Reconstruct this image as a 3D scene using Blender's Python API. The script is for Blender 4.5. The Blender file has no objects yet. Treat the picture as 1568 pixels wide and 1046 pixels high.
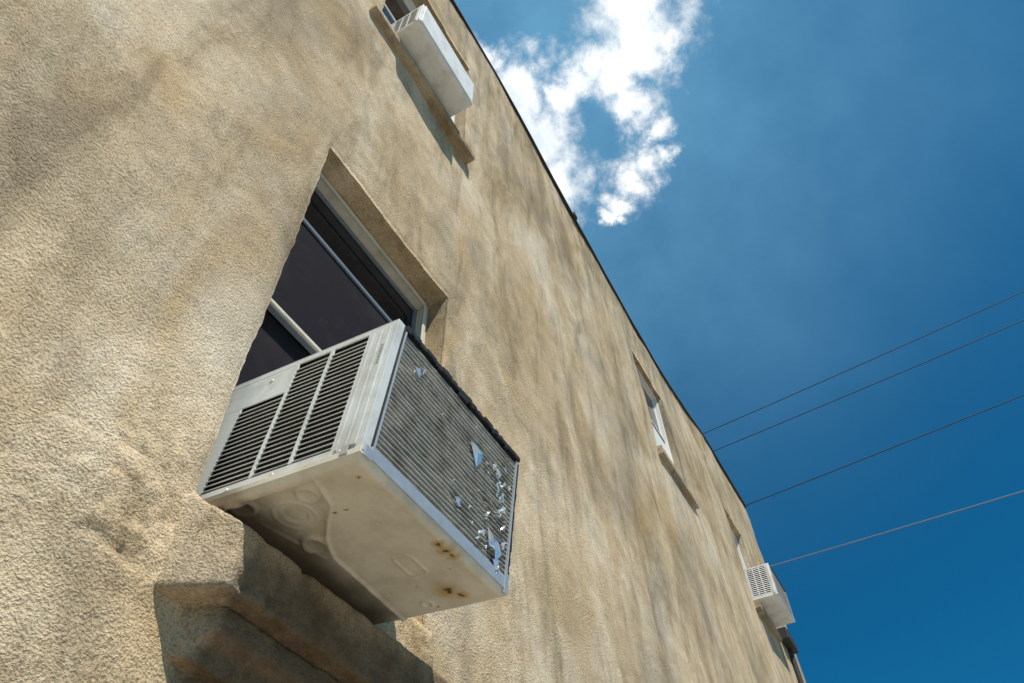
import bpy, math, random
from mathutils import Vector, Matrix, noise
random.seed(7)
D=1.2; CZ=1.6
scene=bpy.context.scene
scene.view_settings.view_transform='Standard'
try: scene.view_settings.look='None'
except Exception: pass
scene.view_settings.exposure=0
# ---------------------------------------------------------------- camera
Xc=Vector((0.4934,-0.6717,-0.5526)); Zc=Vector((-0.0301,0.6217,-0.7826))
Xc.normalize(); Zc=(Zc-Xc*Zc.dot(Xc)).normalized(); Yc=Zc.cross(Xc)
cam=bpy.data.cameras.new('camera'); camo=bpy.data.objects.new('camera',cam)
scene.collection.objects.link(camo); scene.camera=camo
R=Matrix((Xc,Yc,Zc))
camo.matrix_world=Matrix.Translation((0,-D,CZ))@R.to_4x4()
cam.sensor_width=36; cam.lens=25.69; cam.clip_start=0.05; cam.clip_end=5000

# ---------------------------------------------------------------- helpers
def link(o,parent=None):
    scene.collection.objects.link(o)
    if parent: o.parent=parent
    return o
def empty(name,loc=(0,0,0),rot=(0,0,0)):
    e=bpy.data.objects.new(name,None); e.location=loc; e.rotation_euler=rot
    e.empty_display_size=0.1
    return link(e)
def meshobj(name,verts,faces,mat,parent=None,smooth=False,bevel=0):
    me=bpy.data.meshes.new(name); me.from_pydata(verts,[],faces); me.update()
    if smooth:
        for p in me.polygons: p.use_smooth=True
    if mat: me.materials.append(mat)
    o=bpy.data.objects.new(name,me); link(o,parent)
    if bevel:
        m=o.modifiers.new('b','BEVEL'); m.width=bevel; m.segments=2; m.limit_method='ANGLE'
    return o
BF=[(0,3,2,1),(4,5,6,7),(0,1,5,4),(1,2,6,5),(2,3,7,6),(3,0,4,7)]
class MB:
    def __init__(s): s.v=[]; s.f=[]
    def box(s,a,b):
        x0,y0,z0=a; x1,y1,z1=b; n=len(s.v)
        s.v+=[(x0,y0,z0),(x1,y0,z0),(x1,y1,z0),(x0,y1,z0),(x0,y0,z1),(x1,y0,z1),(x1,y1,z1),(x0,y1,z1)]
        s.f+=[tuple(n+i for i in f) for f in BF]
    def prism(s,pts8):
        n=len(s.v); s.v+=pts8; s.f+=[tuple(n+i for i in f) for f in BF]
    def cyl(s,c,axis,r,h,n=20,r2=None):
        r2=r if r2 is None else r2
        ax=Vector(axis).normalized(); u=ax.orthogonal().normalized(); w=ax.cross(u); c=Vector(c); k=len(s.v)
        for j,(hh,rr) in enumerate(((0,r),(h,r2))):
            for i in range(n):
                a=2*math.pi*i/n
                s.v.append(tuple(c+ax*hh+u*rr*math.cos(a)+w*rr*math.sin(a)))
        for i in range(n):
            s.f.append((k+i,k+(i+1)%n,k+n+(i+1)%n,k+n+i))
        s.f.append(tuple(k+i for i in reversed(range(n)))); s.f.append(tuple(k+n+i for i in range(n)))
    def obj(s,name,mat,parent=None,bevel=0,smooth=False):
        return meshobj(name,s.v,s.f,mat,parent,smooth,bevel)

# ---------------------------------------------------------------- materials
class NT:
    def __init__(s,tree): s.t=tree; s.n=tree.nodes; s.l=tree.links
    def new(s,t,**k):
        n=s.n.new(t)
        for a,b in k.items(): setattr(n,a,b)
        return n
    def link(s,a,b): s.l.new(a,b)
    def setin(s,node,idx,v):
        if v is None: return
        if isinstance(v,bpy.types.NodeSocket): s.l.new(v,node.inputs[idx])
        else: node.inputs[idx].default_value=v
    def math(s,op,a,b=None,c=None,clamp=False):
        n=s.n.new('ShaderNodeMath'); n.operation=op; n.use_clamp=clamp
        s.setin(n,0,a); s.setin(n,1,b); s.setin(n,2,c)
        return n.outputs[0]
    def noise(s,vec,scale,detail=4,rough=0.5,dist=0.0):
        n=s.n.new('ShaderNodeTexNoise'); s.setin(n,'Vector',vec)
        n.inputs['Scale'].default_value=scale; n.inputs['Detail'].default_value=detail
        n.inputs['Roughness'].default_value=rough; n.inputs['Distortion'].default_value=dist
        return n.outputs[0]
    def ramp(s,f,stops):
        n=s.n.new('ShaderNodeValToRGB'); s.setin(n,0,f); e=n.color_ramp.elements
        while len(e)<len(stops): e.new(0.5)
        for i,(p,c) in enumerate(stops):
            e[i].position=p; e[i].color=(c[0],c[1],c[2],1) if hasattr(c,'__len__') else (c,c,c,1)
        return n.outputs[0]
    def mix(s,f,a,b,mode='MIX'):
        n=s.n.new('ShaderNodeMix'); n.data_type='RGBA'; n.blend_type=mode
        for i,v in ((0,f),(6,a),(7,b)):
            if isinstance(v,bpy.types.NodeSocket): s.l.new(v,n.inputs[i])
            elif i==0: n.inputs[0].default_value=v
            else: n.inputs[i].default_value=(v[0],v[1],v[2],1)
        return n.outputs[2]
    def mapr(s,v,a,b,c=0.0,d=1.0,smooth=False):
        n=s.n.new('ShaderNodeMapRange'); s.setin(n,0,v)
        for i,q in zip((1,2,3,4),(a,b,c,d)): n.inputs[i].default_value=q
        if smooth: n.interpolation_type='SMOOTHSTEP'
        return n.outputs[0]
    def mapping(s,vec,scale=(1,1,1),loc=(0,0,0),rot=(0,0,0)):
        n=s.n.new('ShaderNodeMapping'); s.setin(n,0,vec); n.inputs['Scale'].default_value=scale
        n.inputs['Location'].default_value=loc; n.inputs['Rotation'].default_value=rot
        return n.outputs[0]
    def vdist(s,a,c):
        n=s.n.new('ShaderNodeVectorMath'); n.operation='DISTANCE'; s.setin(n,0,a); n.inputs[1].default_value=c
        return n.outputs['Value']
    def bump(s,h,strength,dist,normal=None):
        n=s.n.new('ShaderNodeBump'); s.setin(n,'Height',h); n.inputs['Strength'].default_value=strength
        n.inputs['Distance'].default_value=dist
        if normal: s.l.new(normal,n.inputs['Normal'])
        return n.outputs[0]
def newmat(name):
    m=bpy.data.materials.new(name); m.use_nodes=True; t=NT(m.node_tree)
    b=t.n['Principled BSDF']; tc=t.new('ShaderNodeTexCoord')
    return m,t,b,tc.outputs['Object']
def simple(name,col,rough=0.5,metal=0.0,nscale=20,var=0.15,bump=0.0,spec=0.5,dirt=None,dscale=6):
    m,t,b,co=newmat(name)
    n=t.noise(co,nscale,3,0.6)
    c=t.mix(n,[x*(1-var) for x in col],[min(1,x*(1+var)) for x in col])
    if dirt:
        d=t.mapr(t.noise(co,dscale,5,0.65),0.48,0.68)
        c=t.mix(t.math('MULTIPLY',d,0.6),c,dirt)
    t.link(c,b.inputs['Base Color']); b.inputs['Roughness'].default_value=rough
    b.inputs['Metallic'].default_value=metal
    b.inputs['Specular IOR Level'].default_value=spec
    if bump: t.link(t.bump(n,0.5,bump),b.inputs['Normal'])
    return m

def stucco(name,grime=0.0):
    m,t,b,co=newmat(name)
    n1=t.noise(t.mapping(co,(1,1,0.6)),1.5,5,0.62,0.6)
    n2=t.noise(t.mapping(co,(1,1,0.4),(3,5,1)),2.6,4,0.6,0.8)
    n3=t.noise(t.mapping(co,(1,1,0.7),(13,2,7)),1.1,5,0.6,0.4)
    n4=t.noise(co,9,4,0.65)
    c=t.ramp(n1,[(0.30,(0.42,0.305,0.168)),(0.43,(0.64,0.487,0.300)),(0.54,(0.80,0.635,0.430)),(0.68,(0.88,0.755,0.58))])
    ochre=t.mapr(n2,0.52,0.68)
    c=t.mix(t.math('MULTIPLY',ochre,0.50),c,(0.60,0.39,0.17))
    grey=t.mapr(n3,0.48,0.66)
    c=t.mix(t.math('MULTIPLY',grey,0.60),c,(0.41,0.355,0.28))
    st=t.mapr(t.noise(t.mapping(co,(4.5,4.5,1.0),(1,9,4)),1.0,5,0.65,0.5),0.50,0.68)
    c=t.mix(t.math('MULTIPLY',st,0.58),c,(0.22,0.168,0.105))
    c=t.mix(t.mapr(n4,0.3,0.7,0.0,1.0),t.mix(1.0,c,(0.80,0.79,0.76),'MULTIPLY'),c)
    g=t.noise(co,170,2,0.6)
    g2=t.mapr(g,0.32,0.68)
    c=t.mix(1.0,c,t.ramp(g2,[(0.0,0.60),(0.5,0.96),(1.0,1.08)]),'MULTIPLY')
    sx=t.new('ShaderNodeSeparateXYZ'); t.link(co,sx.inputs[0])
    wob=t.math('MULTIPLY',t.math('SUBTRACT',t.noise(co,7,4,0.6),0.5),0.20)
    # mottled brown shade painted into the colour on and below the lower sill
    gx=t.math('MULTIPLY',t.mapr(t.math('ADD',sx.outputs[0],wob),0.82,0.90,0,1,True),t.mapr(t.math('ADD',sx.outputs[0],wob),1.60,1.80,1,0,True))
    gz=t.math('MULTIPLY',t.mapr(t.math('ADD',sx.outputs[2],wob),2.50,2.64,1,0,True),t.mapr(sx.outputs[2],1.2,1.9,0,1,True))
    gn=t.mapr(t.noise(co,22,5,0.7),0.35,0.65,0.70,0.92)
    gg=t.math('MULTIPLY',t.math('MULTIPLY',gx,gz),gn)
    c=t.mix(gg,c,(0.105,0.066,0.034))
    # run-off streaks below the roof edge
    rs=t.mapr(t.noise(t.mapping(co,(6,6,0.5),(4,1,2)),1.0,5,0.7,0.3),0.46,0.66)
    rz=t.mapr(t.math('ADD',sx.outputs[2],t.math('MULTIPLY',wob,6.0)),5.6,8.6,0,1,True)
    c=t.mix(t.math('MULTIPLY',t.math('MULTIPLY',rs,rz),0.65),c,(0.20,0.165,0.11))
    # small dark pits and scuffs
    pit=t.mapr(t.noise(co,42,4,0.7),0.66,0.76)
    c=t.mix(t.math('MULTIPLY',pit,0.55),c,(0.20,0.15,0.09))
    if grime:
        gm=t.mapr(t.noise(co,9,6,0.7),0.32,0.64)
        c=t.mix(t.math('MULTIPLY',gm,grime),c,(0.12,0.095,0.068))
    t.link(c,b.inputs['Base Color']); b.inputs['Roughness'].default_value=0.92
    b.inputs['Specular IOR Level'].default_value=0.15
    lg=t.noise(co,18,3,0.6); md=t.noise(co,85,3,0.7)
    h=t.math('ADD',t.math('MULTIPLY',lg,0.0045),t.math('ADD',t.math('MULTIPLY',md,0.0046),t.math('MULTIPLY',g2,0.0016)))
    t.link(t.bump(h,1.0,1.0),b.inputs['Normal'])
    return m
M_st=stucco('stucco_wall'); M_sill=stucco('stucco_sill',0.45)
M_case=simple('ac_painted_steel',(0.72,0.75,0.74),0.42,0,14,0.05,0.0008,0.5,(0.46,0.45,0.39),9)
M_case2=simple('ac_white_steel',(0.82,0.83,0.82),0.45,0,14,0.05,0.0008,0.5,(0.5,0.48,0.4),7)
M_metal=simple('galvanised_edge',(0.60,0.62,0.63),0.35,0.5,30,0.2,0.001)
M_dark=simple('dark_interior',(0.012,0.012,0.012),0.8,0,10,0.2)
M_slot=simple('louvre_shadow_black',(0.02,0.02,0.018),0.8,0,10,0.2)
M_coil=simple('coil_fins',(0.50,0.495,0.44),0.36,0.40,60,0.35,0.0015,0.5,(0.13,0.11,0.08),14)
M_coilb=simple('coil_back',(0.025,0.025,0.02),0.8,0.0,60,0.4,0.001)
M_foil=simple('torn_fin_foil',(0.88,0.91,0.94),0.2,0.7,40,0.06,0.002)
M_rub=simple('black_gasket',(0.018,0.018,0.018),0.6,0,40,0.3,0.002)
M_frame=simple('window_frame_paint',(0.66,0.62,0.52),0.5,0,10,0.06,0.0005,0.4,(0.36,0.31,0.23),8)
M_framed=simple('sash_grey_aluminium',(0.20,0.24,0.28),0.4,0.3,10,0.1)
M_white=simple('window_white_paint',(0.80,0.80,0.77),0.5,0,10,0.05)
M_wire=simple('wire_black',(0.02,0.02,0.022),0.6)
M_wire2=simple('wire_grey',(0.25,0.24,0.23),0.6)
M_flash=simple('roof_flashing',(0.03,0.03,0.032),0.6,0,10,0.2)
M_pole=simple('timber_pole',(0.16,0.11,0.07),0.85,0,8,0.3,0.004)
M_conc=simple('concrete',(0.31,0.285,0.245),0.9,0,3,0.15,0.004,0.2,(0.25,0.23,0.19),1.5)
M_asph=simple('asphalt',(0.06,0.06,0.06),0.9,0,30,0.3,0.004,0.3)
M_glass=simple('window_glass',(0.008,0.011,0.016),0.08,0,4,0.2,0,0.22)
M_screen=simple('insect_screen',(0.013,0.012,0.017),0.8,0,300,0.3,0,0.1,(0.03,0.028,0.03),5)

def panmat():
    m,t,b,co=newmat('ac_base_pan')
    n=t.noise(co,30,4,0.65)
    c=t.mix(n,(0.72,0.665,0.54),(0.84,0.80,0.68))
    sm=t.mapr(t.noise(co,6,5,0.65),0.46,0.68)
    c=t.mix(t.math('MULTIPLY',sm,0.50),c,(0.44,0.375,0.27))
    sp=t.mapr(t.noise(co,120,3,0.7),0.62,0.72)
    c=t.mix(t.math('MULTIPLY',sp,0.40),c,(0.30,0.22,0.12))
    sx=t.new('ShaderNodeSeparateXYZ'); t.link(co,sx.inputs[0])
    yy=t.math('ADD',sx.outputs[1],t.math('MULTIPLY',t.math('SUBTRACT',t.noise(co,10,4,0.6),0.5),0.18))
    c=t.mix(t.mapr(yy,-0.18,-0.02,0,0.78,True),c,(0.13,0.10,0.065))  # shade close to the wall, painted into the pan colour
    dv=t.new('ShaderNodeVectorMath',operation='MULTIPLY_ADD'); 
    nn=t.new('ShaderNodeTexNoise'); nn.inputs['Scale'].default_value=45; nn.inputs['Detail'].default_value=4; t.link(co,nn.inputs['Vector'])
    t.link(nn.outputs['Color'],dv.inputs[0]); dv.inputs[1].default_value=(0.03,0.03,0.0); t.link(co,dv.inputs[2])
    off=(0.015,0.015,0)
    halo=None
    for (u,v,r) in [(0.502,0.312,0.024),(0.530,0.335,0.015),(0.325,0.404,0.012),(0.352,0.408,0.014),(0.375,0.411,0.010),(0.13,0.262,0.005),(0.13,0.295,0.003),(0.46,0.25,0.003),(0.56,0.25,0.003),(0.05,0.39,0.004)]:
        dd=t.vdist(dv.outputs[0],(u+off[0],-v+off[1],0))
        q=t.math('SUBTRACT',1.0,t.math('DIVIDE',dd,r))
        halo=q if halo is None else t.math('MAXIMUM',halo,q)
    c=t.mix(t.mapr(halo,-0.9,0.3,0,0.8),c,(0.52,0.34,0.09))
    c=t.mix(t.mapr(halo,0.38,0.68,0,0.9),c,(0.09,0.045,0.02))
    t.link(c,b.inputs['Base Color']); b.inputs['Roughness'].default_value=0.5
    t.link(t.bump(n,0.3,0.001),b.inputs['Normal'])
    return m
M_pan=panmat()

# ---------------------------------------------------------------- openings
OP={'A':(0.641,1.385,0.895,2.43),'B':(0.62,1.457,3.95,5.42),'C':(4.38,5.10,4.0,5.28),'D':(6.77,7.42,3.9,5.1)}
ops={k:(a*D,b*D,CZ+c*D,CZ+d*D) for k,(a,b,c,d) in OP.items()}
XL,XR=-4.0,8.555*D
roofpts=[(-5,6.30),(1.15,6.28),(1.82,6.30),(2.22,6.28),(2.93,6.12),(3.32,6.05),(4.0,5.94),(4.53,5.88),(5.32,5.86),(6.2,6.02),(6.86,6.2),(8.6,6.28)]
def roofz(x):
    X=x/D
    for (a,za),(b,zb) in zip(roofpts,roofpts[1:]):
        if X<=b:
            f=(X-a)/(b-a); return CZ+D*(za+(zb-za)*f)
    return CZ+D*roofpts[-1][1]
ZT=9.1
def lines(segs,keys):
    L=[]
    for a,b,s in segs:
        n=max(1,round((b-a)/s)); L+=[a+(b-a)*i/n for i in range(n)]
    L.append(segs[-1][1])
    def st(x):
        for a,b,s in segs:
            if x<=b: return s
        return segs[-1][2]
    L=[x for x in L if all(abs(x-k)>0.45*st(x) for k in keys) or x in (segs[0][0],segs[-1][1])]
    return sorted(L+list(keys))
kx=sorted({v for o in ops.values() for v in o[:2]}); kz=sorted({v for o in ops.values() for v in o[2:]})
xs=lines([(XL,-0.6,0.2),(-0.6,0.3,0.014),(0.3,0.85,0.009),(0.85,2.4,0.014),(2.4,5,0.035),(5,XR,0.06)],kx)
zs=lines([(0,1.8,0.15),(1.8,2.3,0.014),(2.3,2.85,0.009),(2.85,4.9,0.014),(4.9,ZT,0.04)],kz)
LUMPS=[(0.655,2.60,0.05,0.030,0.012),(0.60,2.62,0.04,0.016,0.006),(0.69,2.70,0.035,0.05,0.006),(0.66,2.50,0.05,0.020,0.012),(0.61,2.475,0.03,0.012,0.005),(0.66,2.450,0.05,0.010,-0.006),(0.53,2.56,0.03,0.03,0.003),(0.62,2.66,0.06,0.006,-0.005)]
def lump(x,z):
    s=0
    for (cx,cz,rx,rz,h) in LUMPS:
        q=((x-cx)/rx)**2+((z-cz)/rz)**2
        if q<6: s+=h*math.exp(-q)
    return s
def N(x,z,s,o=0): return noise.noise(Vector((x*s+o,z*s-o,o*1.7)))
def ridge(x,z,s,o): return 1-abs(2*N(x,z,s,o))
def yoff(x,z):
    y=0.022*N(x,z,0.8,3)+0.009*N(x,z,2.7,8)+0.0040*N(x,z,8,1)
    if x<5: y+=0.0022*N(x,z,20,5)
    q=((x-0.64)/0.17)**2+((z-2.56)/0.16)**2
    if q<7:
        near=math.exp(-q)
        y+=near*(0.007*N(x,z,18,2)+0.006*N(x,z,34,4)+0.004*N(x,z,60,6))
        y+=near*0.007*(max(0,ridge(x,z,11,21)-0.80)*5)      # cracks in patched render
    y-=lump(x,z)
    return y
def warp(x,y,z):
    k=1.0 if y<=0.02 else max(0.0,1-(y-0.02)/0.1)
    e=0.0
    for (a,b,c,d) in ops.values():
        dx=max(a-x,0,x-b); dz=max(c-z,0,z-d)
        dd=math.hypot(dx,dz)
        if dd<0.03: e=max(e,1-dd/0.03)
    yy=y+k*yoff(x,z)+(0.009*e*e if y<0.001 else 0)
    jx=0.006*N(x,z,7,11)+0.004*N(x,z,25,12); jz=0.006*N(x,z,7,14)+0.004*N(x,z,25,15)
    if abs(x-XR)<1e-6: jx*=0.5
    zz=z
    if z>8.2: zz=8.2+(z-8.2)*(roofz(x)-8.2)/(ZT-8.2)
    return (x+k*jx,yy,zz+k*jz*(0.3 if z>8.9 else 1))
V=[];F=[];idx={}
def vid(x,y,z):
    k=(round(x,5),round(y,5),round(z,5))
    if k not in idx:
        idx[k]=len(V); V.append(warp(x,y,z))
    return idx[k]
def inop(x,z):
    return any(a<x<b and c<z<d for a,b,c,d in ops.values())
for i in range(len(xs)-1):
    for j in range(len(zs)-1):
        if inop((xs[i]+xs[i+1])/2,(zs[j]+zs[j+1])/2): continue
        F.append((vid(xs[i],0,zs[j]),vid(xs[i+1],0,zs[j]),vid(xs[i+1],0,zs[j+1]),vid(xs[i],0,zs[j+1])))
RD=0.1135
ys=[0,0.012,0.03,0.055,0.085,0.115,0.15,0.2,0.26]
for a,b,c,d in ops.values():
    zz=[z for z in zs if c-1e-6<=z<=d+1e-6]; xx=[x for x in xs if a-1e-6<=x<=b+1e-6]
    for p in range(len(ys)-1):
        for z0,z1 in zip(zz,zz[1:]):
            F.append((vid(a,ys[p],z0),vid(a,ys[p],z1),vid(a,ys[p+1],z1),vid(a,ys[p+1],z0)))
            F.append((vid(b,ys[p],z1),vid(b,ys[p],z0),vid(b,ys[p+1],z0),vid(b,ys[p+1],z1)))
        for x0,x1 in zip(xx,xx[1:]):
            F.append((vid(x0,ys[p],d),vid(x1,ys[p],d),vid(x1,ys[p+1],d),vid(x0,ys[p+1],d)))
            F.append((vid(x1,ys[p],c),vid(x0,ys[p],c),vid(x0,ys[p+1],c),vid(x1,ys[p+1],c)))
building=empty('stucco_building')
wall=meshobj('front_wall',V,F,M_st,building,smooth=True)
sv=[];sf=[]
def q(*p):
    n=len(sv); sv.extend(p); sf.append(tuple(range(n,n+len(p))))
DEP=9.0
for xe in (XL,XR):
    for z0,z1 in zip(zs,zs[1:]):
        a=warp(xe,0,z0); b=warp(xe,0,z1)
        P=[a,(xe,DEP,a[2]),(xe,DEP,b[2]),b]
        if xe==XL: P=P[::-1]
        q(*P)
q((XL,DEP,0),(XL,DEP,roofz(XL)),(XR,DEP,roofz(XR)),(XR,DEP,0))
q((XL,0.3,8.45),(XR,0.3,8.45),(XR,DEP,8.45),(XL,DEP,8.45))
for x0,x1 in zip(xs,xs[1:]):
    a=warp(x0,0,ZT); b=warp(x1,0,ZT)
    q(a,b,(x1,0.3,b[2]),(x0,0.3,a[2])); q((x0,0.3,a[2]),(x1,0.3,b[2]),(x1,0.3,8.45),(x0,0.3,8.45))
meshobj('end_walls_and_roof',sv,sf,M_st,building)
mb=MB()
px=[XL+(XR-XL)*i/90 for i in range(91)]
for x0,x1 in zip(px,px[1:]):
    z0,z1=roofz(x0)+0.006*math.sin(x0*9),roofz(x1)+0.006*math.sin(x1*9)
    y=-0.026
    mb.prism([(x0,y,z0-0.018),(x1,y,z1-0.018),(x1,0.33,z1+0.004),(x0,0.33,z0+0.004),(x0,y,z0+0.012),(x1,y,z1+0.012),(x1,0.33,z1+0.03),(x0,0.33,z0+0.03)])
mb.box((3.25*D,-0.045,roofz(3.25*D)-0.03),(3.31*D,0.0,roofz(3.25*D)+0.03))
mb.obj('roof_flashing',M_flash,building)

def sill(name,x0,x1,prof,seed,amp,slantL,slantR,mat,step=0.012,chip=0.0):
    pts=[]
    for (a,b) in zip(prof,prof[1:]):
        L=math.hypot(b[0]-a[0],b[1]-a[1]); n=max(1,round(L/step))
        pts+=[(a[0]+(b[0]-a[0])*i/n,a[1]+(b[1]-a[1])*i/n) for i in range(n)]
    pts.append(prof[-1]); n=max(2,round((x1-x0)/step)); v=[];f=[]
    ymin=min(p[0] for p in prof); K=len(pts)
    def disp(x,y,z):
        p=Vector((x*7+seed,y*7,z*7)); k=amp
        o=noise.noise_vector(p)*k*0.8+noise.noise_vector(p*3.3)*k*0.6+noise.noise_vector(p*8)*k*0.65
        w=min(1,max(0,(0.03-y)/0.03))
        c_=0
        if chip and y<-0.05: c_=chip*max(0,noise.noise(Vector((x*16+seed,3,z*14)))-0.15)
        return (x+o.x,y+o.y*w+c_,z+o.z*w)
    for i in range(n+1):
        fx=i/n
        for (y,z) in pts:
            out=min(1.0,max(0.0,y/ymin))
            xa=x0+slantL*out; xb=x1-slantR*out
            v.append(disp(xa+(xb-xa)*fx,y,z))
    for i in range(n):
        for j in range(K-1):
            f.append((i*K+j,i*K+j+1,(i+1)*K+j+1,(i+1)*K+j))
    for e,i in ((0,0),(1,n)):
        xe=x0 if e==0 else x1
        H_=K//2; M_=12; rows=[]
        for j in range(H_):
            a=pts[j]; b=pts[K-1-j]; row=[i*K+j]
            for s in range(1,M_):
                y=a[0]+(b[0]-a[0])*s/M_; z=a[1]+(b[1]-a[1])*s/M_
                out=min(1.0,max(0.0,y/ymin)); xx=xe+(slantL*out if e==0 else -slantR*out)
                row.append(len(v)); v.append(disp(xx,y,z))
            row.append(i*K+K-1-j); rows.append(row)
        for r0,r1 in zip(rows,rows[1:]):
            for s in range(M_):
                a=(r0[s],r0[s+1],r1[s+1],r1[s]); f.append(a if e==0 else a[::-1])
        last=rows[-1]
        mid=[i*K+j for j in range(H_,K-H_)]
        f.append(tuple(last+mid[::-1]))
    return meshobj(name,v,f,mat,building,smooth=True)
z=lambda Z:CZ+Z*D
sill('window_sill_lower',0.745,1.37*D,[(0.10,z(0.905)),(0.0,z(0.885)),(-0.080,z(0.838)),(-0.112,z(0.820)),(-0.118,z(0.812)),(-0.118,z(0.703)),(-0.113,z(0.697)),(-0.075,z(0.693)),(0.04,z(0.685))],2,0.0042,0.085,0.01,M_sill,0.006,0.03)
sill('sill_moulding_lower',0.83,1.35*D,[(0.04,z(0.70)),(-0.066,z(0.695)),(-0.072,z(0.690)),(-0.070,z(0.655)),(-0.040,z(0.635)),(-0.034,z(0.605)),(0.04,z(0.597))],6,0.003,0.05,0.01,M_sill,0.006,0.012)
sill('mortar_infill',1.168*D,1.41*D,[(0.12,z(1.02)),(0.02,z(1.01)),(-0.006,z(0.98)),(-0.010,z(0.86)),(0.04,z(0.82))],9,0.008,0,0,M_st,0.009)
def sill2(k,lx,rx,out=0.055,h=0.10,seed=1):
    a,b,c,d=ops[k]
    sill('window_sill',a-lx,b+rx,[(0.12,c+0.012),(-out*0.9,c-0.01),(-out,c-0.03),(-out,c-h),(0.04,c-h-0.01)],seed,0.004,0.0,0.0,M_sill,0.022)
sill2('B',0.085,0.035,0.06,0.10,3); sill2('C',0.05,0.05,0.05,0.11,5); sill2('D',0.05,0.06,0.05,0.10,8)

# ---------------------------------------------------------------- windows
def frame_rect(mb,x0,x1,z0,z1,y0,y1,w,wb=None):
    wb=wb or w
    mb.box((x0,y0,z0),(x0+w,y1,z1)); mb.box((x1-w,y0,z0),(x1,y1,z1))
    mb.box((x0+w,y0+0.001,z1-w),(x1-w,y1,z1)); mb.box((x0+w,y0+0.001,z0),(x1-w,y1,z0+wb))
def window(k,meet,low,y=RD):
    a,b,c,d=ops[k]; FM=M_frame if k=='A' else M_white
    m=MB(); frame_rect(m,a-0.01,b+0.01,c-0.01,d+0.01,y,y+0.09,0.034); m.obj('window_frame',FM,building,0.003)
    m=MB(); frame_rect(m,a+0.026,b-0.026,meet-0.018,d-0.026,y+0.045,y+0.07,0.022); m.obj('upper_sash',FM if k!='A' else M_framed,building,0.002)
    m=MB(); m.box((a+0.046,y+0.055,meet),(b-0.046,y+0.061,d-0.046)); m.obj('upper_glass',M_glass,building)
    m=MB(); frame_rect(m,a+0.026,b-0.026,low,meet+0.012,y+0.020,y+0.044,0.020,0.028); m.obj('lower_sash',M_framed if k=='A' else FM,building,0.002)
    m=MB(); m.box((a+0.046,y+0.030,low+0.02),(b-0.046,y+0.034,meet)); m.obj('lower_glass',M_screen if k=='A' else M_glass,building)
    r=1.2
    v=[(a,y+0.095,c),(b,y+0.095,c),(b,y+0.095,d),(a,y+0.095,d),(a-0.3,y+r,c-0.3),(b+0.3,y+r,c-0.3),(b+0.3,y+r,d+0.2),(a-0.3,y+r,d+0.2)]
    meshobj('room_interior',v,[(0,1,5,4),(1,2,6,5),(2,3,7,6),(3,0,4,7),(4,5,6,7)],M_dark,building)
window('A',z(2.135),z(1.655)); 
a,b,c,d=ops['A']
m=MB(); m.box((a+0.025,RD-0.010,d-0.034),(b-0.025,RD-0.001,d-0.012)); m.box((b-0.040,RD-0.010,c),(b-0.018,RD-0.001,d-0.035)); m.obj('brick_mould',M_frame,building,0.003)
m=MB(); m.box((a+0.04,RD+0.008,z(1.655)-0.002),(b-0.04,RD+0.019,z(1.655)+0.014)); m.obj('lower_sash_rail',M_frame,building,0.002)
m=MB(); m.box((a+0.04,RD+0.052,z(1.20)),(b-0.04,RD+0.056,z(1.66))); m.obj('filler_pane',M_screen,building)
m=MB(); m.box((a+0.03,RD+0.0,z(1.23)),(b-0.03,RD+0.03,z(1.23)+0.022)); m.box((a+0.10,RD-0.05,z(1.23)+0.0222),(a+0.15,RD+0.02,z(1.23)+0.05)); m.obj('ac_top_rail',M_white,building,0.002)
m=MB(); m.box((a+0.03,RD-0.004,z(0.89)),(0.805,RD+0.02,z(1.225))); m.box((1.40,RD-0.004,z(1.0)),(b-0.03,RD+0.02,z(1.225))); m.obj('ac_side_panels',M_framed,building,0.002)
m=MB(); m.box((a+0.010,0.055,z(1.0)),(a+0.026,0.085,d-0.02)); m.obj('storm_channel',M_framed,building,0.002)
window('B',z(4.75),z(4.30)); window('C',z(4.68),z(4.05),0.075); window('D',z(4.55),z(4.25),0.09)
a,b,c,d=ops['C']
m=MB(); m.box((a+0.05,0.098,c+0.03),(b-0.05,0.104,z(4.62))); m.obj('window_blind_panel',M_white,building,0.002)

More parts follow.
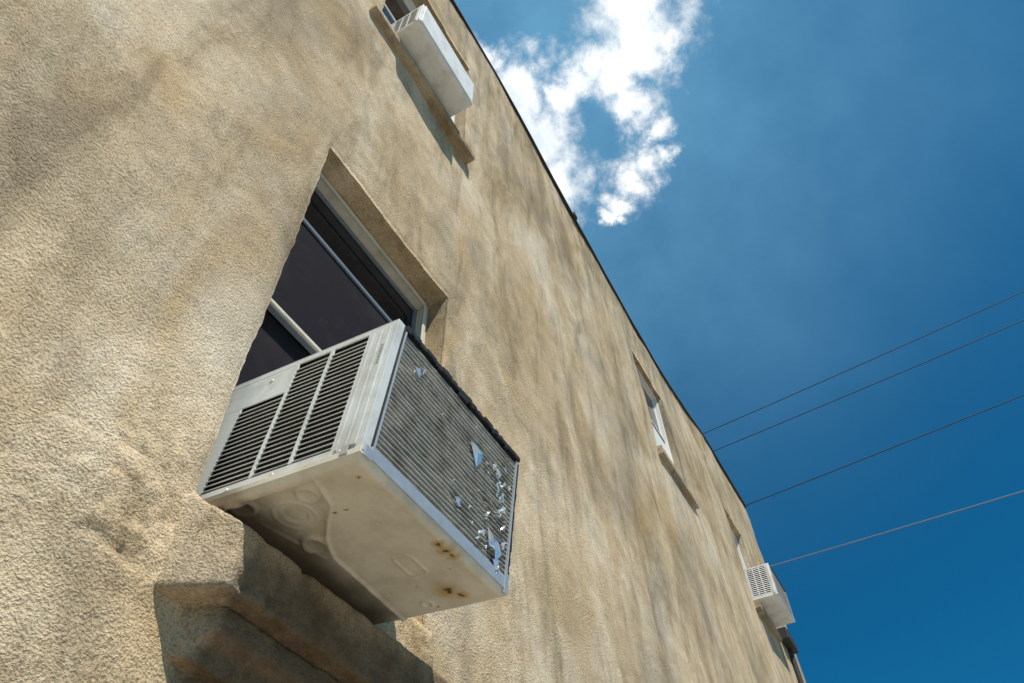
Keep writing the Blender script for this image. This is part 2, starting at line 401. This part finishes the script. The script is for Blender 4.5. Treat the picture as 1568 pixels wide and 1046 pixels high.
# ---------------------------------------------------------------- air conditioner
def ac(x0,zb,W,L,H,tilt,detail=True,mat=None,inner=0.2,panel=False):
    mat=mat or M_case
    e=empty('window_air_conditioner',(x0,0.0,zb),(tilt,0,0))
    m=MB()
    m.box((0.0,-L,H-0.004),(W,inner,H)); m.box((W-0.004,-L+0.002,0.025),(W,inner,H-0.005))
    m.obj('casing_top_and_side',mat,e,0.0015)
    pitch=0.0152 if detail else 0.024
    c1,c2,c3,c4=0.255*L,0.53*L,0.80*L,L
    rib=0.012; yin=0.045 if detail else 0.0
    top=H-0.004; zlo=0.050; zhi=H-0.020; zmid=H-0.115 if detail else zhi
    m=MB()
    m.box((0,-L,0.026),(0.004,-c3,top))
    m.box((0,-c3+0.0005,0.026),(0.004,inner,zlo))
    m.box((0,-c3+0.0005,zhi),(0.004,inner,top))
    m.box((-0.001,-c1-rib/2,zlo+0.0003),(0.004,-c1+rib/2,zhi-0.0003))
    m.box((-0.001,-c2-rib/2,zlo+0.0003),(0.004,-c2+rib/2,zhi-0.0003))
    if detail: m.box((0.0002,-c1+rib/2+0.0003,zmid),(0.004,inner,zhi-0.0003))
    m.box((0,yin,zlo+0.0003),(0.004,inner,zmid-0.0003))
    m.obj('side_panel',mat,e,0.001)
    m=MB()
    m.box((-0.005,-L+0.014,0.040),(-0.0002,-L+0.032,H-0.025)); m.box((-0.003,-c3-0.020,0.040),(-0.0002,-c3-0.012,H-0.025))
    m.box((-0.003,-c3-0.044,0.040),(-0.0002,-c3-0.036,H-0.025))
    m.obj('band_ridges',mat,e,0.0018)
    if detail:
        m=MB()
        for k in range(7): m.box((-0.0062,-L+0.019,H-0.09-k*0.010),(-0.0052,-L+0.027,H-0.085-k*0.010))
        m.obj('embossed_marks',M_metal,e,0.0005)
    m=MB()
    for (ya,yb,zt) in ((-c1+rib/2,yin,zmid),(-c2+rib/2,-c1-rib/2,zhi),(-c3,-c2-rib/2,zhi)):
        zz=zlo+0.004
        while zz+0.009<zt:
            dz=0.0070*pitch/0.0152; j=random.uniform(-0.0004,0.0004)
            m.prism([(-0.0020,ya,zz+j),(0.0005,ya,zz-0.001+j),(0.0005,yb,zz-0.001),(-0.0020,yb,zz),
                     (0.0035,ya,zz+dz),(0.0060,ya,zz+dz-0.001),(0.0060,yb,zz+dz-0.001),(0.0035,yb,zz+dz)])
            zz+=pitch
    m.obj('side_louvres',mat,e)
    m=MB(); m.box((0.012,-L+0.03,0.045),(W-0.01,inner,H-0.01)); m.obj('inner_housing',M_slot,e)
    m=MB()
    for (yy,zz) in ((-0.028,H-0.045),(-L*0.42,0.036),(-L*0.86,0.036),(-L*0.1,0.036),(-L+0.040,0.038)):
        m.cyl((0.0005,yy,zz),(-1,0,0),0.006,0.003,14,0.004)
    m.obj('screws',mat,e)
    fl=0.030
    m=MB(); m.box((0,-L-0.002,0.026),(fl,-L+0.002,H-0.001)); m.box((W-0.010,-L-0.002,0.03),(W,-L+0.002,H-0.012)); m.obj('front_flange',mat,e,0.0012)
    if panel:
        m=MB(); m.box((fl*0.5,-L-0.012,0.03),(W-0.006,-L-0.003,H-0.01)); m.obj('front_cover',mat,e,0.004)
    m=MB(); m.box((fl-0.004,-L-0.008,0.018),(W-0.001,-L+0.001,0.048)); m.box((fl,-L-0.007,0.05),(fl+0.005,-L+0.001,H-0.02)); m.box((W-0.014,-L-0.008,0.05),(W-0.009,-L,H-0.02)); m.obj('coil_end_plates',M_metal,e,0.001)
    m=MB(); n=40
    for i in range(n):
        u0=fl+(W-fl)*i/n; u1=fl+(W-fl)*(i+1)/n; dz=random.choice([0,0,0,0.002,0.005]); dy=random.uniform(0,0.005)
        if i in (17,18,19): dz=0.010
        m.box((u0,-L-0.006-dy,H-0.012-dz),(u1+0.0005,-L+0.004,H-0.0015+random.uniform(0,0.003)))
    for i in range(18):
        w0=0.05+(H-0.07)*i/18; m.box((W-0.007,-L-0.004-random.uniform(0,0.002),w0),(W+0.001+random.uniform(0,0.003),-L+0.003,w0+(H-0.07)/18+0.0004))
    m.box((fl-0.006,-L-0.0035,0.05),(fl-0.0002,-L-0.0021,H-0.004))
    m.obj('black_gasket',M_rub,e)
    m=MB(); m.box((fl,-L+0.010,0.03),(W-0.008,-L+0.02,H-0.008)); m.obj('coil_core',M_coilb,e)
    nb=int((H-0.075)/0.0124) if detail else 14
    m=MB(); seg=56 if detail else 6
    dents=[(0.379,0.293,0.03),(0.503,0.096,0.045),(0.488,0.30,0.04),(0.337,0.118,0.02),(0.104,0.34,0.02),(0.44,0.18,0.03),(0.53,0.2,0.04)]
    p=(H-0.070)/nb
    for j in range(nb):
        zb0=0.052+j*p
        for s in range(seg):
            u0=fl+0.004+(W-fl-0.016)*s/seg; u1=fl+0.004+(W-fl-0.016)*(s+1)/seg
            def off(u):
                o=0.0010*noise.noise(Vector((u*30,j*3.7,0)))+0.0016*noise.noise(Vector((u*9,j*0.4,5)))
                yy=0.0020*noise.noise(Vector((u*14,j*0.9,2)))
                for (du,dw,r) in dents:
                    k=math.exp(-((u-du)**2+(zb0-dw)**2)/(r*r))
                    o+=0.009*k*noise.noise(Vector((u*60,j*2.1,9))); yy+=0.010*k*abs(noise.noise(Vector((u*50,j*1.7,3))))
                return o,yy
            o0,y0=off(u0); o1,y1=off(u1); h=p*0.52
            yf=-L-0.002; yb=-L+0.0105
            m.prism([(u0,yf+y0,zb0+o0+h*0.25),(u1,yf+y1,zb0+o1+h*0.25),(u1,yb,zb0),(u0,yb,zb0),
                     (u0,yf+y0,zb0+h*0.75+o0),(u1,yf+y1,zb0+h*0.75+o1),(u1,yb,zb0+h),(u0,yb,zb0+h)])
    m.obj('condenser_coil',M_coil,e)
    if detail:
        m=MB(); rr=random.Random(11)
        def scrap(pts,yo,cy):
            k=len(m.v); n=len(pts)
            m.v.extend([(px_,-L-0.003-yo[i%len(yo)],pz_) for i,(px_,pz_) in enumerate(pts)])
            cx=sum(p_[0] for p_ in pts)/n; cz=sum(p_[1] for p_ in pts)/n
            m.v.append((cx,-L-0.003-cy,cz))
            for i in range(n): m.f.append((k+i,k+(i+1)%n,k+n))
        scrap([(0.348,0.313),(0.372,0.322),(0.402,0.308),(0.408,0.290),(0.388,0.256),(0.376,0.285)],(0.004,0.001,0.009,0.004),0.008)
        scrap([(0.472,0.134),(0.490,0.114),(0.522,0.122),(0.540,0.092),(0.520,0.062),(0.504,0.086),(0.484,0.088)],(0.003,0.010,0.004,0.008),0.005)
        scrap([(0.510,0.066),(0.532,0.070),(0.542,0.046),(0.520,0.038)],(0.002,0.007),0.006)
        scrap([(0.326,0.122),(0.342,0.128),(0.350,0.112),(0.336,0.106)],(0.002,0.006),0.005)
        scrap([(0.092,0.346),(0.106,0.352),(0.118,0.340),(0.104,0.326)],(0.002,0.006),0.005)
        for (du,dw,r) in [(0.488,0.305,0.018),(0.47,0.318,0.014),(0.505,0.285,0.016),(0.495,0.265,0.014),(0.088,0.325,0.007),(0.12,0.355,0.007),(0.53,0.22,0.014),(0.54,0.17,0.014),(0.52,0.25,0.016),(0.45,0.10,0.014),(0.46,0.16,0.012),(0.53,0.05,0.012),(0.40,0.10,0.008),(0.36,0.37,0.006),(0.16,0.37,0.006),(0.545,0.30,0.012),(0.51,0.20,0.012),(0.41,0.20,0.006),(0.49,0.24,0.010),(0.545,0.12,0.012),(0.43,0.30,0.008),(0.38,0.13,0.007),(0.43,0.075,0.009),(0.30,0.15,0.005),(0.47,0.075,0.011),(0.22,0.30,0.004),(0.52,0.34,0.010)]:
            for t_ in range(2 if r>0.011 else 1):
                a0=rr.uniform(-0.9,0.9)+math.pi/2; L_=r*rr.uniform(1.0,1.7); wd=r*rr.uniform(0.25,0.6)
                ox,oz=du+t_*rr.uniform(-1,1)*r*0.8,dw+t_*rr.uniform(-1,1)*r*0.8
                ca,sa=math.cos(a0),math.sin(a0); k=len(m.v); ns=5
                for i in range(ns+1):
                    f_=i/ns-0.5; wv=wd*(0.25+0.9*rr.random())*(1-abs(f_)*1.1)
                    yy=-L-0.004-0.007*rr.random()
                    cx,cz=ox+ca*L_*f_,oz+sa*L_*f_
                    m.v+=[(cx-sa*wv,yy,cz+ca*wv),(cx,yy-rr.uniform(-0.003,0.007),cz),(cx+sa*wv,yy+rr.uniform(-0.004,0.002),cz-ca*wv)]
                for i in range(ns):
                    q_=k+i*3
                    m.f+=[(q_,q_+1,q_+4,q_+3),(q_+1,q_+2,q_+5,q_+4)]
        m.obj('torn_fins',M_foil,e)
    nx,ny=(170,130) if detail else (20,16)
    yi=inner*0.3; v=[];f=[]
    bd=[(0,0.30),(0.03,0.295),(0.10,0.275),(0.14,0.235),(0.2,0.18),(0.27,0.145),(0.62,0.125)]
    def bnd(u):
        for (a_,b_),(c_,d_) in zip(bd,bd[1:]):
            if u<=c_: return b_+(d_-b_)*(u-a_)/(c_-a_)
        return bd[-1][1]
    def sm(t): t=min(1,max(0,t)); return t*t*(3-2*t)
    def hgt(u,vv):
        zz=0.0
        ed=min(u+0.002,W+0.002-u,L+0.004-vv)
        r=0.016
        if ed<r: zz+=r-math.sqrt(max(0,r*r-(r-ed)**2))
        if not detail: return zz
        dbd=vv-bnd(u)
        rec=sm(-dbd/0.010)*sm((u-0.02)/0.015)*sm((W-0.02-u)/0.015)
        zz+=0.018*rec
        zz-=0.007*math.exp(-(dbd/0.005)**2)*sm((u-0.02)/0.01)
        for (cu,cv,cr,hh) in ((0.23,0.118,0.030,0.010),(0.068,0.232,0.024,0.010),(0.045,0.06,0.03,0.010),(0.12,0.15,0.05,0.004)):
            q_=math.hypot(u-cu,vv-cv); zz-=hh*math.exp(-((q_-cr)/0.004)**2); zz+=0.006*sm((cr*0.6-q_)/0.004)
        q_=math.hypot(u-0.536,vv-0.232); zz+=0.010*sm((0.009-q_)/0.004)-0.004*math.exp(-((q_-0.014)/0.004)**2)
        q_=math.hypot(u-0.502,vv-0.310); zz+=0.008*sm((0.007-q_)/0.003)
        for (cu,cv) in ((0.60,0.20),(0.20,0.33),(0.42,0.37),(0.46,0.17)):
            q_=math.hypot(u-cu,vv-cv); zz+=0.006*sm((0.004-q_)/0.002)
        cx,cy=abs(u-0.371)-0.030,abs(vv-0.294)-0.014
        dr=math.hypot(max(cx,0),max(cy,0))+min(max(cx,cy),0)-0.010
        zz-=0.0050*math.exp(-(dr/0.0024)**2)
        q_=abs(vv-0.05-0.25*(u-0.1)) ; zz-=0.004*math.exp(-(q_/0.005)**2)*sm((u-0.10)/0.02)*sm((0.3-u)/0.02)
        zz+=0.0016*noise.noise(Vector((u*10,vv*10,0)))
        return zz
    for i in range(nx+1):
        u=-0.002+(W+0.004)*i/nx
        for j in range(ny+1):
            vv=-yi+(L+0.004+yi)*j/ny
            v.append((u,-vv,hgt(u,vv)))
    for i in range(nx):
        for j in range(ny):
            a_=i*(ny+1)+j; f.append((a_,a_+1,a_+ny+2,a_+ny+1))
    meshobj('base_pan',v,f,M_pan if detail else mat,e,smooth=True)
    m=MB()
    m.box((-0.0022,-L-0.004,0.0155),(0.002,yi,0.031)); m.box((W-0.002,-L-0.004,0.0155),(W+0.0022,yi,0.031)); m.box((0.0022,-L-0.0042,0.0155),(W-0.0022,-L,0.0215))
    m.obj('pan_lip',M_pan if detail else mat,e,0.001)
    m=MB(); m.box((0.006,-L-0.009,0.012),(0.032,-L-0.0045,0.040)); m.box((W-0.02,-L-0.0095,0.006),(W-0.002,-L-0.0045,0.06)); m.box((-0.0055,-L*0.93,0.020),(-0.0025,-L*0.93+0.02,0.046)); m.obj('corner_clips',M_metal,e,0.002)
    return e
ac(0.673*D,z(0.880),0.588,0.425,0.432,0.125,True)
ac(0.725*D,z(3.965),0.62,0.21,0.36,0.03,False,M_case2,panel=True)
ac(6.80*D,z(3.925),0.72,0.27,0.43,0.03,False,M_case2)
mb=MB(); mb.cyl((7.86*D,-0.035,0),(0,0,1),0.035,z(3.95),14); o=mb.obj('downpipe',M_flash,building)
mb=MB(); mb.box((7.60*D,-0.12,z(3.90)),(7.97*D,0.0,z(4.03))); mb.obj('pipe_hopper',M_flash,building,0.01)

# ---------------------------------------------------------------- power lines
XW=16.0
pl=empty('power_lines')
wires=[((1.13,16.13),(-7.76,16.7),0.011),((1.02,15.4),(-7.28,15.8),0.011),((0.67,13.37),(-6.2,13.7),0.012),((0.56,11.55),(-4.9,11.4),0.012)]
YA,YB=22.0,-24.0; ends=[]
for i,((ya,za),(yb,zb_),r) in enumerate(wires):
    cu=bpy.data.curves.new('wire','CURVE'); cu.dimensions='3D'; cu.bevel_depth=r; cu.bevel_resolution=2
    sp=cu.splines.new('POLY'); n=60; sp.points.add(n)
    k=0.0012
    sl=(zb_-za)/(yb-ya)
    def zz(y): return za+sl*(y-ya)+k*((y-ya)*(y-yb))
    for j in range(n+1):
        y=YA+(YB-YA)*j/n; sp.points[j].co=(XW,y,zz(y),1)
    cu.materials.append(M_wire2 if i==3 else M_wire); o=bpy.data.objects.new('wire',cu); link(o,pl); ends.append((zz(YA),zz(YB)))
for yy,k in ((YA,0),(YB,1)):
    p=empty('utility_pole'); top=max(e[k] for e in ends)+0.6
    m=MB(); m.cyl((XW+0.25,yy,0),(0,0,1),0.17,top,18,0.11); m.obj('shaft',M_pole,p,0,True)
    m=MB()
    for e in ends: m.box((XW-0.12,yy-0.06,e[k]-0.16),(XW+0.4,yy+0.06,e[k]-0.08)); m.cyl((XW,yy,e[k]-0.08),(0,0,1),0.04,0.07,12)
    m.obj('brackets_and_insulators',M_metal,p)

# ---------------------------------------------------------------- ground
meshobj('ground',[(-600,-600,0),(600,-600,0),(600,600,0),(-600,600,0)],[(0,1,2,3)],M_conc)
m=MB(); m.box((-30,-2.6,0.0),(30,-0.03,0.13)); m.obj('sidewalk',M_conc,None,0.01)
meshobj('road',[(-300,-14,0.004),(300,-14,0.004),(300,-7,0.004),(-300,-7,0.004)],[(0,1,2,3)],M_asph)

# ---------------------------------------------------------------- light & sky
S=Vector((-0.32,-0.54,1)).normalized()
sun=bpy.data.lights.new('sun','SUN'); sun.energy=5.0; sun.angle=math.radians(0.5); sun.color=(1,0.94,0.84)
so=bpy.data.objects.new('sun',sun); link(so); so.rotation_euler=S.to_track_quat('Z','Y').to_euler(); so.location=(0,-10,20)
w=bpy.data.worlds.new('World'); scene.world=w; w.use_nodes=True
t=NT(w.node_tree); bg=t.n['Background']; bg.inputs['Strength'].default_value=0.1
sky=t.new('ShaderNodeTexSky'); sky.sky_type='NISHITA'; sky.sun_disc=False
sky.sun_elevation=math.asin(S.z); sky.sun_rotation=math.atan2(S.x,S.y); sky.air_density=1.0; sky.dust_density=0.6; sky.ozone_density=2.0
def pdir(u,v):
    c=Vector((u-784,523-v,-1119)); return (R@c).normalized()
tc=t.new('ShaderNodeTexCoord'); g=tc.outputs['Generated']
nn=t.new('ShaderNodeTexNoise'); nn.inputs['Scale'].default_value=11; nn.inputs['Detail'].default_value=7; nn.inputs['Roughness'].default_value=0.66; t.link(g,nn.inputs['Vector'])
A_=0.095
ma=t.new('ShaderNodeVectorMath',operation='MULTIPLY_ADD'); t.link(nn.outputs['Color'],ma.inputs[0]); ma.inputs[1].default_value=(A_,A_,A_); t.link(g,ma.inputs[2])
OFF=Vector((A_/2,)*3)
blobs=[(985,-50,56),(968,15,42),(985,70,36),(950,105,30),(912,100,22),(885,122,20),(862,150,17),(978,150,24),(1000,198,14),(825,210,38),(803,120,28),(788,165,34),(850,268,36),(745,90,16),(968,268,22),(1000,252,17),(1024,240,11),(943,303,13),(925,322,9)]
cm=None
for (u,v,r) in blobs:
    d_=pdir(u,v)
    rr=r/1119.0*(1/(1+((u-784)**2+(v-523)**2)/1119**2)**0.5)*1.30
    q_=t.math('SUBTRACT',1.0,t.math('DIVIDE',t.vdist(ma.outputs[0],tuple(d_+OFF)),rr))
    cm=q_ if cm is None else t.math('MAXIMUM',cm,q_)
cm=t.math('MAXIMUM',cm,-1.6)
fb=t.noise(g,24,9,0.66)
den=t.math('ADD',cm,t.math('MULTIPLY',t.math('SUBTRACT',fb,0.5),3.2))
mask=t.mapr(den,-0.95,0.85,0,1,True)
mask=t.math('POWER',mask,1.35)
col=t.mix(1.0,sky.outputs[0],(0.05,0.60,0.84),'MULTIPLY')
glow=t.mapr(t.vdist(g,tuple(pdir(820,80))),0.0,0.80,1,0,True)
wis=t.mapr(t.noise(g,4,5,0.6),0.3,0.75)
gl=t.math('MULTIPLY',glow,t.math('ADD',0.6,t.math('MULTIPLY',wis,0.6)))
col=t.mix(t.math('MULTIPLY',gl,1.0,clamp=True),col,(1.4,3.7,5.9))
shade=t.mapr(t.noise(g,16,4,0.6),0.32,0.55)
cc=t.mix(shade,(8.2,9.2,9.8),(12.5,12.5,12.3))
col=t.mix(mask,col,cc)
t.link(col,bg.inputs['Color'])
print('VERTS',len(V))
